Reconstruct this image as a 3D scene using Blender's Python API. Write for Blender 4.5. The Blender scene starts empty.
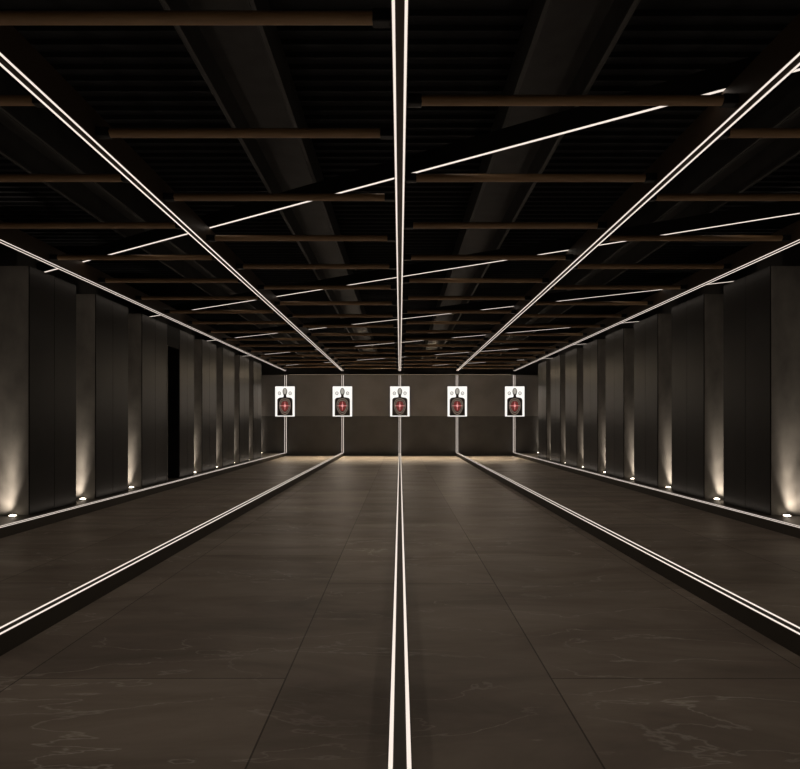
import bpy, bmesh, math, random
from mathutils import Vector, Matrix
random.seed(7)
sc = bpy.context.scene
C = sc.collection
EYE = 1.03            # eye height above the range floor
F = 640.0             # focal length in pixels of the 800 px wide frame
PI = math.pi

# ------------------------------------------------------------------ materials
def nodes(name):
    m = bpy.data.materials.new(name); m.use_nodes = True
    nt = m.node_tree
    return m, nt, nt.nodes['Principled BSDF'], nt.nodes.new, nt.links.new

def plain(name, col, rough=.5, metal=0., spec=.5):
    m, nt, b, n, l = nodes(name)
    b.inputs['Base Color'].default_value = (*col, 1)
    b.inputs['Roughness'].default_value = rough
    b.inputs['Metallic'].default_value = metal
    b.inputs['Specular IOR Level'].default_value = spec
    return m

def noisy(name, c1, c2, scale=4., rough=.5, stretch=(1, 1, 1), bump=0., spec=.5, detail=6., rvar=0.):
    """two-colour procedural mottling in object space"""
    m, nt, b, n, l = nodes(name)
    tc = n('ShaderNodeTexCoord'); mp = n('ShaderNodeMapping'); mp.inputs['Scale'].default_value = stretch
    l(tc.outputs['Object'], mp.inputs['Vector'])
    nz = n('ShaderNodeTexNoise'); nz.inputs['Scale'].default_value = scale; nz.inputs['Detail'].default_value = detail
    l(mp.outputs['Vector'], nz.inputs['Vector'])
    rp = n('ShaderNodeValToRGB'); rp.color_ramp.elements[0].color = (*c1, 1); rp.color_ramp.elements[1].color = (*c2, 1)
    rp.color_ramp.elements[0].position = .3; rp.color_ramp.elements[1].position = .7
    l(nz.outputs['Fac'], rp.inputs['Fac']); l(rp.outputs['Color'], b.inputs['Base Color'])
    b.inputs['Specular IOR Level'].default_value = spec
    b.inputs['Roughness'].default_value = rough
    if rvar:
        mr = n('ShaderNodeMapRange'); mr.inputs['From Min'].default_value = .3; mr.inputs['From Max'].default_value = .7
        mr.inputs['To Min'].default_value = rough - rvar; mr.inputs['To Max'].default_value = rough + rvar
        l(nz.outputs['Fac'], mr.inputs['Value']); l(mr.outputs['Result'], b.inputs['Roughness'])
    if bump:
        bp = n('ShaderNodeBump'); bp.inputs['Strength'].default_value = bump; bp.inputs['Distance'].default_value = .01
        l(nz.outputs['Fac'], bp.inputs['Height']); l(bp.outputs['Normal'], b.inputs['Normal'])
    return m

def glow(name, col, strength):
    m = bpy.data.materials.new(name); m.use_nodes = True
    nt = m.node_tree; nt.nodes.clear()
    e = nt.nodes.new('ShaderNodeEmission'); o = nt.nodes.new('ShaderNodeOutputMaterial')
    e.inputs['Color'].default_value = (*col, 1); e.inputs['Strength'].default_value = strength
    nt.links.new(e.outputs[0], o.inputs['Surface'])
    return m

def floor_material():
    m, nt, b, n, l = nodes('slate_tiles')
    tc = n('ShaderNodeTexCoord')
    sp = n('ShaderNodeSeparateXYZ'); l(tc.outputs['Object'], sp.inputs[0])
    cb = n('ShaderNodeCombineXYZ')
    ax = n('ShaderNodeMath'); ax.operation = 'ADD'; ax.inputs[1].default_value = .46 + 1.07 * 8; l(sp.outputs['X'], ax.inputs[0])
    ay = n('ShaderNodeMath'); ay.operation = 'ADD'; ay.inputs[1].default_value = 2.22; l(sp.outputs['Y'], ay.inputs[0])
    l(ay.outputs[0], cb.inputs['X']); l(ax.outputs[0], cb.inputs['Y'])
    br = n('ShaderNodeTexBrick'); br.offset = .36; br.offset_frequency = 2; br.squash = 1
    br.inputs['Scale'].default_value = 1; br.inputs['Brick Width'].default_value = 2.4; br.inputs['Row Height'].default_value = 1.07
    br.inputs['Mortar Size'].default_value = .0035; br.inputs['Mortar Smooth'].default_value = .2; br.inputs['Bias'].default_value = 0
    br.inputs['Color1'].default_value = (.80, .80, .80, 1); br.inputs['Color2'].default_value = (1.1, 1.1, 1.1, 1); br.inputs['Mortar'].default_value = (.35, .35, .35, 1)
    l(cb.outputs[0], br.inputs['Vector'])
    # cloudy base
    n1 = n('ShaderNodeTexNoise'); n1.inputs['Scale'].default_value = 1.6; n1.inputs['Detail'].default_value = 9; n1.inputs['Roughness'].default_value = .62
    n1.inputs['Distortion'].default_value = .6
    mp = n('ShaderNodeMapping'); mp.inputs['Scale'].default_value = (.55, 1.5, 1); l(tc.outputs['Object'], mp.inputs['Vector']); l(mp.outputs[0], n1.inputs['Vector'])
    rp = n('ShaderNodeValToRGB'); e = rp.color_ramp.elements
    e[0].position = .3; e[0].color = (.180, .150, .125, 1); e[1].position = .72; e[1].color = (.360, .308, .258, 1)
    l(n1.outputs['Fac'], rp.inputs['Fac'])
    # thin pale veins
    n2 = n('ShaderNodeTexNoise'); n2.inputs['Scale'].default_value = 1.5; n2.inputs['Detail'].default_value = 7; n2.inputs['Distortion'].default_value = .35
    mp2 = n('ShaderNodeMapping'); mp2.inputs['Rotation'].default_value = (0, 0, .6); mp2.inputs['Scale'].default_value = (.6, 1.7, 1)
    l(tc.outputs['Object'], mp2.inputs['Vector']); l(mp2.outputs[0], n2.inputs['Vector'])
    s = n('ShaderNodeMath'); s.operation = 'SUBTRACT'; s.inputs[1].default_value = .5; l(n2.outputs['Fac'], s.inputs[0])
    a = n('ShaderNodeMath'); a.operation = 'ABSOLUTE'; l(s.outputs[0], a.inputs[0])
    mr = n('ShaderNodeMapRange'); mr.inputs['From Min'].default_value = 0; mr.inputs['From Max'].default_value = .0065; mr.inputs['To Min'].default_value = 1; mr.inputs['To Max'].default_value = 0
    l(a.outputs[0], mr.inputs['Value'])
    n3 = n('ShaderNodeTexNoise'); n3.inputs['Scale'].default_value = 1.3; n3.inputs['Detail'].default_value = 2; l(tc.outputs['Object'], n3.inputs['Vector'])
    m3 = n('ShaderNodeMapRange'); m3.inputs['From Min'].default_value = .36; m3.inputs['From Max'].default_value = .7; l(n3.outputs['Fac'], m3.inputs['Value'])
    vm = n('ShaderNodeMath'); vm.operation = 'MULTIPLY'; l(mr.outputs['Result'], vm.inputs[0]); l(m3.outputs['Result'], vm.inputs[1])
    vf = n('ShaderNodeMath'); vf.operation = 'MULTIPLY'; vf.inputs[1].default_value = .6; l(vm.outputs[0], vf.inputs[0])
    mx = n('ShaderNodeMix'); mx.data_type = 'RGBA'; l(vf.outputs[0], mx.inputs['Factor']); l(rp.outputs['Color'], mx.inputs['A']); mx.inputs['B'].default_value = (.70, .65, .59, 1)
    mu = n('ShaderNodeMix'); mu.data_type = 'RGBA'; mu.blend_type = 'MULTIPLY'; mu.inputs['Factor'].default_value = 1
    l(mx.outputs['Result'], mu.inputs['A']); l(br.outputs['Color'], mu.inputs['B'])
    l(mu.outputs['Result'], b.inputs['Base Color'])
    # brushed roughness, streaks run across the lanes
    n4 = n('ShaderNodeTexNoise'); n4.inputs['Scale'].default_value = 1.0; n4.inputs['Detail'].default_value = 4
    mp4 = n('ShaderNodeMapping'); mp4.inputs['Scale'].default_value = (.5, 3.2, 1); l(tc.outputs['Object'], mp4.inputs['Vector']); l(mp4.outputs[0], n4.inputs['Vector'])
    r4 = n('ShaderNodeMapRange'); r4.inputs['From Min'].default_value = .3; r4.inputs['From Max'].default_value = .7; r4.inputs['To Min'].default_value = .40; r4.inputs['To Max'].default_value = .5
    l(n4.outputs['Fac'], r4.inputs['Value']); l(r4.outputs['Result'], b.inputs['Roughness'])
    b.inputs['Specular IOR Level'].default_value = .06
    bp = n('ShaderNodeBump'); bp.inputs['Strength'].default_value = .12; bp.inputs['Distance'].default_value = .01
    l(n4.outputs['Fac'], bp.inputs['Height']); l(bp.outputs['Normal'], b.inputs['Normal'])
    return m

WARM = (1.0, .84, .70)
M = dict(
    floor=floor_material(),
    deck=plain('dark_steel_deck', (.013, .013, .0135), .6, 0, .08),
    ledge=noisy('dark_ledge_stone', (.055, .046, .038), (.085, .072, .06), 3, .45),
    concrete=noisy('grey_fair_faced_concrete', (.11, .102, .092), (.185, .172, .153), 5, .8, (1, 1, .6), .15, spec=.2),
    clad=noisy('dark_satin_cladding', (.010, .0092, .0082), (.013, .012, .0106), 3, .34, spec=.05),
    side=plain('black_painted_wall', (.022, .020, .018), .6),
    back_hi=noisy('upper_backstop_panel', (.205, .192, .180), (.265, .250, .236), 1.6, .5),
    back_lo=noisy('lower_backstop_rubber', (.078, .073, .067), (.105, .099, .092), 2, .6),
    black=plain('black_void_paint', (.008, .008, .008), .7),
    profile=plain('dark_profile_bloom_tint', (.045, .031, .021), .5, 0., .15),  # brown lifted a little to suggest bloom between the LED lines
    curb=plain('black_anodised_curb', (.085, .076, .064), .6, 0, .15),
    tray=noisy('grey_galvanised_tray', (.034, .032, .030), (.048, .046, .043), 6, .55, spec=.15),
    lip=plain('bright_folded_edge', (.055, .053, .05), .6, 0, .2),
    wood=noisy('brown_timber', (.155, .086, .037), (.25, .150, .068), 9, .55, (.25, 3, 3), .1),
    bracket=plain('black_metal_bracket', (.012, .0115, .011), .5, 0, .15),
    led=glow('warm_led_diffuser', (1.0, .87, .765), 1.02),
    wash_led=glow('added_wash_led', (1.0, .80, .56), 1.0),  # diffuser of the added wash light
    lens=glow('uplight_lens', (1.0, .86, .68), 9.0),
    bezel=plain('steel_bezel', (.25, .23, .2), .35, 1.),
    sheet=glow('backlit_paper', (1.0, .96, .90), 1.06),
    ink=plain('dark_print', (.030, .022, .018), .7),
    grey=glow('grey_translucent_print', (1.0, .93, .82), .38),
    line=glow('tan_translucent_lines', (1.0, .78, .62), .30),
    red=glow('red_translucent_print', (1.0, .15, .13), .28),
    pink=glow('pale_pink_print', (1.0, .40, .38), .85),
    door=plain('black_door', (.006, .006, .006), .6, 0, .03),
    frame=plain('dark_door_frame', (.10, .09, .08), .4),
)

# ------------------------------------------------------------------ mesh helpers
def box(bm, x0, x1, y0, y1, z0, z1, bevel=0.):
    r = bmesh.ops.create_cube(bm, size=1)
    vs = r['verts']
    bmesh.ops.scale(bm, vec=(x1 - x0, y1 - y0, z1 - z0), verts=vs)
    bmesh.ops.translate(bm, vec=((x0 + x1) / 2, (y0 + y1) / 2, (z0 + z1) / 2), verts=vs)
    if bevel:
        es = list({e for v in vs for e in v.link_edges})
        bmesh.ops.bevel(bm, geom=es, offset=bevel, segments=2, affect='EDGES', profile=.5)
    return bm

def B(*a, bevel=0.):
    return box(bmesh.new(), *a, bevel=bevel)

def cyl_x(x0, x1, r, seg=20, bevel=.004):
    bm = bmesh.new()
    res = bmesh.ops.create_cone(bm, cap_ends=True, segments=seg, radius1=r, radius2=r, depth=x1 - x0)
    bmesh.ops.rotate(bm, verts=bm.verts, cent=(0, 0, 0), matrix=Matrix.Rotation(PI / 2, 3, 'Y'))
    bmesh.ops.translate(bm, verts=bm.verts, vec=((x0 + x1) / 2, 0, 0))
    caps = [e for f in bm.faces if len(f.verts) > 4 for e in f.edges]
    bmesh.ops.bevel(bm, geom=caps, offset=bevel, segments=2, affect='EDGES')
    return bm

def obj(name, bm, mat, parent=None, loc=None, smooth=False):
    me = bpy.data.meshes.new(name)
    bmesh.ops.recalc_face_normals(bm, faces=bm.faces)
    bm.to_mesh(me); bm.free()
    if smooth:
        for p in me.polygons: p.use_smooth = True
    me.materials.append(mat)
    o = bpy.data.objects.new(name, me); C.objects.link(o)
    if parent: o.parent = parent
    if loc: o.location = loc
    return o

def struct(name, bm, mat, parent=None):
    o = obj(name, bm, mat, parent)
    if parent is None: o['kind'] = 'structure'
    return o

def tag(o, label, cat, group=None):
    o['label'] = label; o['category'] = cat
    if group: o['group'] = group
    return o

def thing(name, label, cat, loc=(0, 0, 0), rotz=0, group=None):
    o = bpy.data.objects.new(name, None); C.objects.link(o)
    o.location = loc; o.rotation_euler = (0, 0, rotz); o.empty_display_size = .1
    return tag(o, label, cat, group)

def dup(root, loc, label, rotz=None, group=None):
    r = root.copy(); C.objects.link(r); r.location = loc; r['label'] = label
    if rotz is not None: r.rotation_euler = (0, 0, rotz)
    if group: r['group'] = group
    for ch in list(root.children):
        c = ch.copy(); C.objects.link(c); c.parent = r
        for g in list(ch.children):
            d = g.copy(); C.objects.link(d); d.parent = c
    return r

ORD = ['first', 'second', 'third', 'fourth', 'fifth', 'sixth', 'seventh', 'eighth', 'ninth', 'tenth', 'eleventh', 'twelfth',
       'thirteenth', 'fourteenth', 'fifteenth', 'sixteenth', 'seventeenth', 'eighteenth', 'nineteenth', 'twentieth']

# ------------------------------------------------------------------ dimensions
S = 1.8                       # lane pitch
YB = 20.2                     # backstop face
Y0 = -2.6                     # start of the lanes behind the camera
XW = 4.42                     # outer wall planes
XF = 3.76                     # inner plane of the pilasters
LEDGE = .095                  # height of curbs and ledges
ZS = EYE + 1.638              # underside of ceiling light profiles
ZST = EYE + 1.810             # their top
ZBEAM = EYE + 1.69
ZD = EYE + 1.812              # underside of the diagonal profiles
ZT = EYE + 1.97               # underside of trays
ZTT = EYE + 2.19
ZR = EYE + 2.20               # deck ribs

# ------------------------------------------------------------------ setting
struct('floor', B(-3.566, 3.566, Y0 - .6, YB + .05, -.1, 0), M['floor'])
for nm, s in (('trim_1', -1), ('trim_2', 1)):          # low stone ledge between the outer curb and the wall
    x0, x1 = sorted((s * 3.638, s * (XW + .06)))
    struct(nm, B(x0, x1, Y0 - .6, YB + .3, -.1, LEDGE - .004), M['ledge'])

def deck():
    bm = bmesh.new(); pitch = .131; y = Y0 - .6; prof = []
    while y < YB + .5:
        prof += [(y, ZR + .03), (y + .104, ZR + .03), (y + .108, ZR), (y + .122, ZR)]
        y += pitch
    prof.append((y, ZR + .035))
    rows = []
    for (py, pz) in prof:
        rows.append((bm.verts.new((-XW - .06, py, pz)), bm.verts.new((XW + .06, py, pz))))
    for a, b in zip(rows, rows[1:]):
        bm.faces.new((a[0], a[1], b[1], b[0]))
    # solid slab on top
    box(bm, -XW - .06, XW + .06, Y0 - .6, y, ZR + .04, ZR + .12)
    return bm
struct('ceiling', deck(), M['deck'])
struct('wall_left', B(-XW - .15, -XW, Y0 - .6, YB + .4, -.1, ZR + .12), M['side'])
struct('wall_right', B(XW, XW + .15, Y0 - .6, YB + .4, -.1, ZR + .12), M['side'])
struct('wall_back', B(-XW, XW, YB + .28, YB + .42, -.1, ZR + .12), M['back_lo'])
struct('wall_front', B(-XW, XW, Y0 - .75, Y0 - .6, -.1, ZR + .12), M['side'])
struct('trim_3', B(-XW + .005, XW - .005, YB, YB + .28, EYE + .222, EYE + 1.515), M['back_hi'])
struct('trim_4', B(-XW + .005, XW - .005, YB, YB + .28, -.02, EYE + .216), M['back_lo'])

# ------------------------------------------------------------------ light profiles
def area_lamp(name, loc, rot, sx, sy, power, col=WARM, spread=180):
    ld = bpy.data.lights.new(name, 'AREA'); ld.shape = 'RECTANGLE'; ld.size = sx; ld.size_y = sy
    ld.energy = power; ld.color = col; ld.spread = math.radians(spread)
    lo = bpy.data.objects.new(name, ld); C.objects.link(lo); lo.location = loc; lo.rotation_euler = rot
    return lo
PC, PF, PW, PD = 21., 15., 1., 1.2
def light_profile(name, label, cat, mode, group, x, y0=Y0, y1=YB - .06):
    """a dark profile with two LED lines; mode 'ceiling', 'floor' or 'wall'"""
    W, a, b = .036, .0193, .0315
    t = thing(name, label, cat, (x, 0, 0), 0, group)
    if mode == 'ceiling':
        bm = B(-W, W, y0, y1, ZS + .002, ZST)
        obj('housing', bm, M['profile'], t)
        for s in (-1, 1):
            p, q = sorted((s * a, s * b)); obj('led_line', B(p, q, y0 + .01, y1 - .004, ZS, ZS + .006), M['led'], t)
        area_lamp('profile_lamp', (x, (y0 + y1) / 2, ZS - .003), (0, 0, 0), .06, y1 - y0 - .02, PC * (.3 if abs(x) > 3 else 1))
    elif mode == 'floor':
        obj('curb_housing', B(-W, W, y0, y1, -.05 if abs(x) > 3 else 0, LEDGE - .002), M['curb'], t)
        for s in (-1, 1):
            p, q = sorted((s * a, s * b)); obj('led_line', B(p, q, y0 + .01, y1 - .004, LEDGE - .006, LEDGE), M['led'], t)
        area_lamp('curb_lamp', (x, (y0 + y1) / 2, LEDGE + .003), (PI, 0, 0), .06, y1 - y0 - .02, PF)
    else:
        yf = YB - .045
        obj('housing', B(-W, W, yf + .002, YB, LEDGE, EYE + 1.515), M['profile'], t)
        for s in (-1, 1):
            p, q = sorted((s * a, s * b)); obj('led_line', B(p, q, yf, yf + .006, LEDGE + .004, EYE + 1.51), M['led'], t)
        area_lamp('wall_lamp', (x, yf - .003, (LEDGE + EYE + 1.51) / 2), (-PI / 2, 0, 0), .06, EYE + 1.4, PW)
    return t

place = ['along the left wall', 'one lane left of centre', 'down the centre line', 'one lane right of centre', 'along the right wall']
wplace = ['behind the leftmost target', 'behind the target second from the left', 'behind the middle target', 'behind the target fourth from the left', 'behind the rightmost target']
for i in range(5):
    x = (i - 2) * S
    light_profile('ceiling_light', f'long dark ceiling profile with twin warm light lines running {place[i]}', 'ceiling light', 'ceiling', 'lengthwise ceiling lights', x)
    light_profile('floor_light', f'low black floor curb topped by twin warm light lines running {place[i]}', 'floor light', 'floor', 'lane divider curbs', x)
    light_profile('wall_light', f'upright twin line light strip on the end wall {wplace[i]}', 'wall light', 'wall', 'upright lights on the end wall', x)

# diagonal ceiling lights lying on top of the lengthwise ones
SL = -.6976
dlabels = ['long diagonal light crossing the ceiling nearest the viewer', 'second diagonal ceiling light from the viewer', 'third diagonal ceiling light from the viewer',
           'fourth diagonal ceiling light from the viewer', 'fifth diagonal ceiling light from the viewer', 'short last diagonal ceiling light close to the end wall']
for j in range(6):
    zc = 4.714 + 3.23 * j
    xa, xb = -XW + .02, XW - .02
    if zc + SL * xa > YB - .05: xa = (YB - .05 - zc) / SL
    p0 = Vector((xa, zc + SL * xa, ZD)); p1 = Vector((xb, zc + SL * xb, ZD))
    L = (p1 - p0).length; mid = (p0 + p1) / 2
    t = thing('diagonal_light', dlabels[j] + ', resting across the lengthwise profiles', 'ceiling light', mid, math.atan2(p1.y - p0.y, p1.x - p0.x), 'diagonal ceiling lights')
    obj('housing', B(-L / 2, L / 2, -.017, .017, .002, .13), M['bracket'], t)
    obj('led_line', B(-L / 2 + .005, L / 2 - .005, -.011, .011, 0, .005), M['led'], t)
    area_lamp('diagonal_lamp', mid - Vector((0, 0, .003)), (0, 0, t.rotation_euler.z), L - .02, .024, PD * L / 10.)

# ------------------------------------------------------------------ inverted ceiling trays
def tray_bm():
    bm = bmesh.new()
    w, th = .216, .006
    y0, y1 = Y0, YB + .2
    box(bm, -w, -w + th, y0, y1, ZT, ZTT); box(bm, w - th, w, y0, y1, ZT, ZTT)
    box(bm, -w, w, y0, y1, ZTT, ZTT + .008)
    return bm
def lip_bm(s):
    bm = bmesh.new(); w = .216
    p, q = sorted((s * (w - .001), s * (w + .004))); box(bm, p, q, Y0, YB + .2, ZT - .006, ZT + .012)
    p, q = sorted((s * (w - .001), s * (w - .021))); box(bm, p, q, Y0, YB + .2, ZT - .001, ZT + .001)
    p, q = sorted((s * (w - .021), s * (w - .026))); box(bm, p, q, Y0, YB + .2, ZT - .006, ZT + .012)
    return bm
bays = ['far left lane', 'lane left of centre', 'lane right of centre', 'far right lane']
tr = None
for i in range(4):
    lab = f'wide grey inverted steel tray running lengthwise under the ceiling over the {bays[i]}'
    x = (i - 1.5) * S
    if tr is None:
        tr = thing('ceiling_tray', lab, 'ceiling tray', (x, 0, 0), 0, 'ceiling trays'); obj('channel', tray_bm(), M['tray'], tr)
        for sd in (-1, 1): obj('folded_lip', lip_bm(sd), M['lip'], tr)
    else: dup(tr, (x, 0, 0), lab)

# ------------------------------------------------------------------ timber poles between the ceiling profiles
pole = None
for i in range(4):
    base = .0031 if i in (0, 2) else .002469
    xc = (i - 1.5) * S; k = 0; n = 0
    while True:
        y = 1.69 * F * (base + .00098 * k); k += 1
        if y > YB - .25: break
        inner = abs(xc) - .79
        if inner / y * F > 398: continue                    # wholly outside the frame
        lab = f'{ORD[n]} brown timber pole from the viewer in the ceiling over the {bays[i]}'; n += 1
        if pole is None:
            pole = thing('timber_pole', lab, 'pole', (xc, y, ZBEAM), 0, 'timber poles across the ceiling')
            obj('wood', cyl_x(-.793, .793, .0265), M['wood'], pole, smooth=False)
            for s in (-1, 1):
                p, q = sorted((s * .785, s * .864))
                e = obj('end_bracket', B(p, q, -.028, .028, -.028, .026, bevel=.006), M['bracket'], pole); e['label'] = 'black end bracket'
            for p in pole.children[0].data.polygons: p.use_smooth = len(p.vertices) == 4
        else:
            dup(pole, (xc, y, ZBEAM), lab)

# ------------------------------------------------------------------ pilasters and uplights
INV0, STEP, LEN = .0027, .00059, .00039
def pilaster(side, ya, yb, label, group):
    """concrete pilaster with two dark cladding sheets on its inner face"""
    h = EYE + 1.6
    t = thing('wall_pilaster', label, 'pilaster', (side * XF, ya, LEDGE - .004), 0, group)
    L = yb - ya; d = XW - XF
    x0, x1 = sorted((side * .012, side * (d - .002)))
    obj('core', B(x0, x1, 0, L, 0, h - LEDGE, bevel=.004), M['concrete'], t)
    x0, x1 = sorted((0, side * .0118))
    m = L * .5
    for p, q in ((0.004, m - .003), (m + .003, L)):
        c = obj('cladding_sheet', B(x0, x1, p, q, .004, h - LEDGE), M['clad'], t); c['label'] = 'dark satin cladding sheet'
    return t

def uplight_parts(t):
    bm = bmesh.new()
    bmesh.ops.create_cone(bm, cap_ends=True, segments=28, radius1=.044, radius2=.040, depth=.008, matrix=Matrix.Translation((0, 0, .004)))
    obj('bezel', bm, M['bezel'], t)
    bm = bmesh.new()
    bmesh.ops.create_uvsphere(bm, u_segments=24, v_segments=12, radius=.034)
    bmesh.ops.delete(bm, geom=[v for v in bm.verts if v.co.z < -.001], context='VERTS')
    bmesh.ops.scale(bm, verts=bm.verts, vec=(1, 1, .4)); bmesh.ops.translate(bm, verts=bm.verts, vec=(0, 0, .007))
    obj('lens', bm, M['lens'], t, smooth=True)

up = None
def uplight(side, x, y, label, group, power=107.):
    global up
    loc = (side * x, y, LEDGE - .004)
    if up is None:
        up = thing('floor_uplight', label, 'uplight', loc, 0, group); uplight_parts(up); t = up
    else: t = dup(up, loc, label, group=group)
    for nm, w, ang, tl in (('uplight_core', .85, 30, .08), ('uplight_beam', .24, 58, .16), ('uplight_flood', .11, 92, .5), ('uplight_spill', .07, 130, .9)):
        ld = bpy.data.lights.new(nm, 'SPOT'); ld.energy = w * power; ld.color = (1.0, .87, .73)
        ld.spot_size = math.radians(ang); ld.spot_blend = 1.; ld.shadow_soft_size = .015
        lo = bpy.data.objects.new(nm, ld); C.objects.link(lo)
        lo.location = (side * (x + .02), y, LEDGE + .026)
        lo.rotation_euler = Vector((side * tl, 0, 1)).to_track_quat('-Z', 'Y').to_euler()

for side, sn in ((-1, 'left'), (1, 'right')):
    grp = f'pilasters of the {sn} wall'; ug = f'uplights along the {sn} wall'
    for k in range(8):
        ya = F * XF * (INV0 + STEP * k); yb = F * XF * (INV0 + LEN + STEP * k)
        if side < 0 and k == 2: yb = F * XF / 232.6
        if side < 0 and k == 3: ya = F * XF / 220.
        extra = ', just before the black doorway' if (side < 0 and k == 2) else (', just beyond the black doorway' if (side < 0 and k == 3) else '')
        pilaster(side, ya, yb, f'{ORD[k]} dark pilaster from the viewer along the {sn} wall{extra}', grp)
        if not (side < 0 and k == 3):
            uplight(side, 3.885, ya - .075, f'small glowing floor uplight at the foot of the {ORD[k]} pilaster on the {sn} wall', ug)
    uplight(side, 4.345, YB - .12, f'small glowing uplight at the end wall beyond the last {sn} pilaster', ug, 80.)

# black doorway between the third and fourth pilaster of the left wall
dy0, dy1 = F * XF / 232.6 + .001, F * XF / 220. - .001
dr = bpy.data.objects.new('door_1', None); C.objects.link(dr); dr.location = (-XF, dy0, LEDGE); dr['kind'] = 'structure'
w = dy1 - dy0; dz = -LEDGE
obj('door_leaf', B(-.60, -.003, w - .026, w - .004, 0, EYE + 1.245 + dz), M['door'], dr)
bm = bmesh.new(); box(bm, -.05, .006, 0, .010, 0, EYE + 1.255 + dz)
obj('door_frame', bm, M['frame'], dr)
obj('door_head', B(-.60, -.003, .012, w, EYE + 1.255 + dz, EYE + 1.6 + dz), M['door'], dr)
bm = bmesh.new(); bmesh.ops.create_uvsphere(bm, u_segments=16, v_segments=8, radius=.025, matrix=Matrix.Translation((-.54, w - .05, 1.0)))
obj('door_knob', bm, M['bezel'], dr, smooth=True)

# ------------------------------------------------------------------ added wash light above the backstop, unseen source assumed for the floor band
t = thing('added_wash_light', 'added black linear wash light above the end wall for the bright floor band', 'added light', (0, YB, 0))
obj('housing', B(-3.5, 3.5, -.13, .06, EYE + 1.517, EYE + 1.565), M['bracket'], t)
obj('led_line', B(-3.48, 3.48, -.125, -.095, EYE + 1.5165, EYE + 1.522), M['wash_led'], t)
area_lamp('added_floor_fill', (0, YB - .11, EYE + 1.508), (-math.radians(31), 0, 0), 6.9, .03, 100., (1.0, .82, .58), 62)  # added lamp that makes the bright floor band
area_lamp('added_pole_fill', (0, YB - .135, EYE + 1.54), (-math.radians(102), 0, 0), 5.6, .04, 6., (1.0, .78, .52), 100)  # added lamp to brighten the undersides of the last poles

# ------------------------------------------------------------------ targets
U = .612 / 305.0                                            # metres per measured unit
def poly(pts, y0, y1):
    """extruded outline in the XZ plane"""
    bm = bmesh.new()
    f = bm.faces.new([bm.verts.new((x, y0, z)) for x, z in pts])
    r = bmesh.ops.extrude_face_region(bm, geom=[f])
    bmesh.ops.translate(bm, verts=[v for v in r['geom'] if isinstance(v, bmesh.types.BMVert)], vec=(0, y1 - y0, 0))
    return bm

def ring(bm, outer, inner, y0, y1):
    n = len(outer)
    vs = [[bm.verts.new((x, y, z)) for x, z in lp] for lp, y in ((outer, y0), (inner, y0), (outer, y1), (inner, y1))]
    for i in range(n):
        j = (i + 1) % n
        bm.faces.new((vs[0][i], vs[0][j], vs[1][j], vs[1][i])); bm.faces.new((vs[2][j], vs[2][i], vs[3][i], vs[3][j]))
        bm.faces.new((vs[0][j], vs[0][i], vs[2][i], vs[2][j])); bm.faces.new((vs[1][i], vs[1][j], vs[3][j], vs[3][i]))

def T(px, py): return ((px - 307.5) * U, (402 - py) * U)    # measured units to board coordinates
def oval(cx, cy, rx, ry, n=28, p=2.0):
    out = []
    for i in range(n):
        a = 2 * PI * i / n; c, s = math.cos(a), math.sin(a)
        out.append(T(cx + rx * math.copysign(abs(c) ** (2 / p), c), cy + ry * math.copysign(abs(s) ** (2 / p), s)))
    return out

def body():
    pts = [(188, 624), (189, 386)]
    for i in range(6):
        a = PI - i * PI / 2 / 5; pts.append((239 + 50 * math.cos(a), 384 - 42 * math.sin(a)))
    pts += [(282, 336), (289, 314), (285, 298)]
    for i in range(1, 12):
        a = PI * 1.15 - (i - 1) * PI * 1.3 / 10
        pts.append((307.5 + 36 * math.cos(a), 248 - 56 * math.sin(a)))
    right = [(615 - x, y) for x, y in reversed(pts[:11])]
    return [T(*p) for p in pts + right]

def contour(s):
    """rounded tombstone contour around the bullseye, scale s"""
    pts = []
    cx, cy = 307.5, 470
    for i in range(40):
        a = 2 * PI * i / 40; c, sn = math.cos(a), math.sin(a)
        p = 2.4 if sn < 0 else 1.7
        rx, ry = 88 * s, (112 if sn < 0 else 140) * s
        pts.append(T(cx + rx * math.copysign(abs(c) ** (2 / p), c), cy + ry * math.copysign(abs(sn) ** (2 / p), sn)))
    return pts

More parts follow.
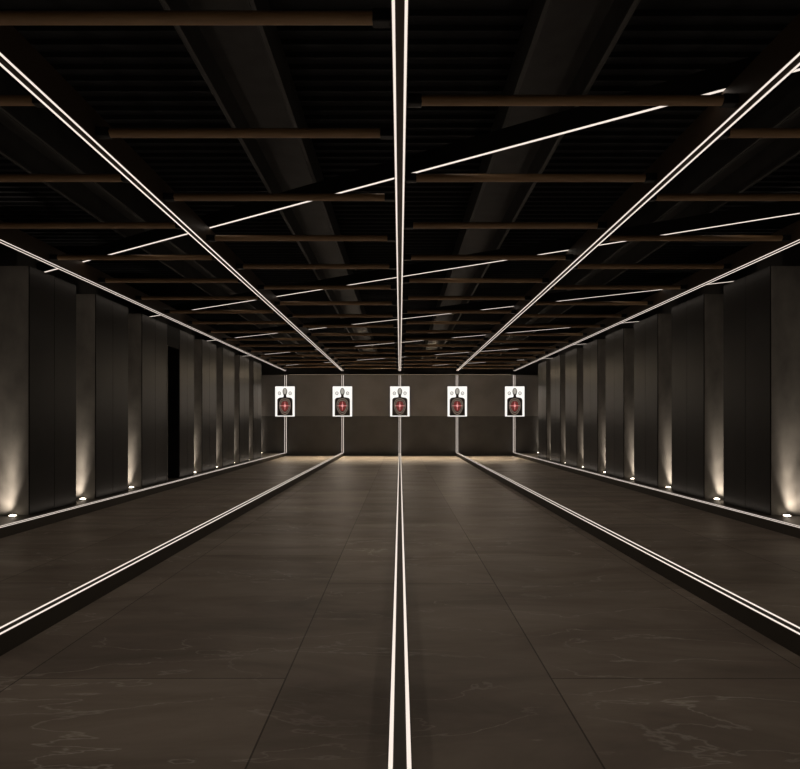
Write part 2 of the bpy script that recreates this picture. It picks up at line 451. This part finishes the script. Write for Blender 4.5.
def make_target(label, loc):
    t = thing('shooting_target', label, 'target', loc, 0, 'row of paper targets')
    hw, hh = .306, .472
    obj('lightbox', B(-hw, hw, .012, .05, -hh, hh, bevel=.003), M['bracket'], t)
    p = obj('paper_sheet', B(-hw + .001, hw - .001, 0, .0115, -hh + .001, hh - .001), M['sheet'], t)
    s = obj('silhouette', poly(body(), -.003, -.0002), M['ink'], p); s['label'] = 'dark printed head and shoulders outline'
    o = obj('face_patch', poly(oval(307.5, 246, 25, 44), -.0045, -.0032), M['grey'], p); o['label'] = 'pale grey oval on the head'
    for cx in (222, 389):
        bm = bmesh.new(); ring(bm, oval(cx, 275, 24, 27), oval(cx, 275, 16, 19), -.003, -.0002)
        q = oval(cx, 275, 6, 7)
        f = bm.faces.new([bm.verts.new((x, -.003, z)) for x, z in q])
        obj('side_ring', bm, M['ink'], p)
    bm = bmesh.new()
    for sc_ in (1.02, .80): ring(bm, contour(sc_), contour(sc_ - .07), -.0045, -.0032)
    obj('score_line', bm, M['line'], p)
    bm = bmesh.new()
    for sc_ in (.60, .40): ring(bm, contour(sc_), contour(sc_ - .10), -.0045, -.0032)
    q = contour(.2); bm.faces.new([bm.verts.new((x, -.0045, z)) for x, z in q])
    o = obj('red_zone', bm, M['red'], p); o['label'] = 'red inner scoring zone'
    bm = bmesh.new()
    for (x0, x1, z0, z1) in ((-78, 78, -3.5, 3.5), (-3.5, 3.5, -62, 62)):
        box(bm, x0 * U, x1 * U, -.0062, -.0048, (402 - 470 + z0) * U, (402 - 470 + z1) * U)
    ov = oval(307.5, 470, 19, 25, p=1.5); bm.faces.new([bm.verts.new((x, -.0064, z)) for x, z in ov])
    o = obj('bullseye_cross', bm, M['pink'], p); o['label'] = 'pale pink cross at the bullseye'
    for k in (-.2, .2):
        obj('mounting_clip', B(-.02, .02, .05, .105, k - .02, k + .02), M['bracket'], t)
    return t
tl = ['leftmost of the five', 'second from the left of the five', 'middle one of the five', 'fourth from the left of the five', 'rightmost of the five']
tg = None
for i in range(5):
    lab = f'glowing white paper target with red-centred dark silhouette, {tl[i]}'
    loc = ((i - 2) * S, YB - .15, EYE + .676)
    area_lamp('target_lamp', (loc[0], loc[1] - .012, loc[2]), (-PI / 2, 0, 0), .60, .93, 4.2, (1.0, .82, .64))
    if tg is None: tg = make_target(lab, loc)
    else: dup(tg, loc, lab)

# ------------------------------------------------------------------ camera, world, view
cam = bpy.data.cameras.new('camera'); co = bpy.data.objects.new('camera', cam); C.objects.link(co)
co.location = (0, 0, EYE); co.rotation_euler = (PI / 2, 0, 0)
cam.sensor_width = 36; cam.lens = F / 800 * 36
cam.shift_x = .0002
cam.shift_y = (423 - 384.5) / 800
cam.clip_start = .05
sc.camera = co
wd = bpy.data.worlds.new('world'); sc.world = wd; wd.use_nodes = True
wd.node_tree.nodes['Background'].inputs['Color'].default_value = (0, 0, 0, 1)
vs = sc.view_settings
vs.view_transform = 'Standard'; vs.look = 'None'; vs.gamma = 1; vs.use_curve_mapping = False; vs.exposure = 0
sc.cycles.max_bounces = 8
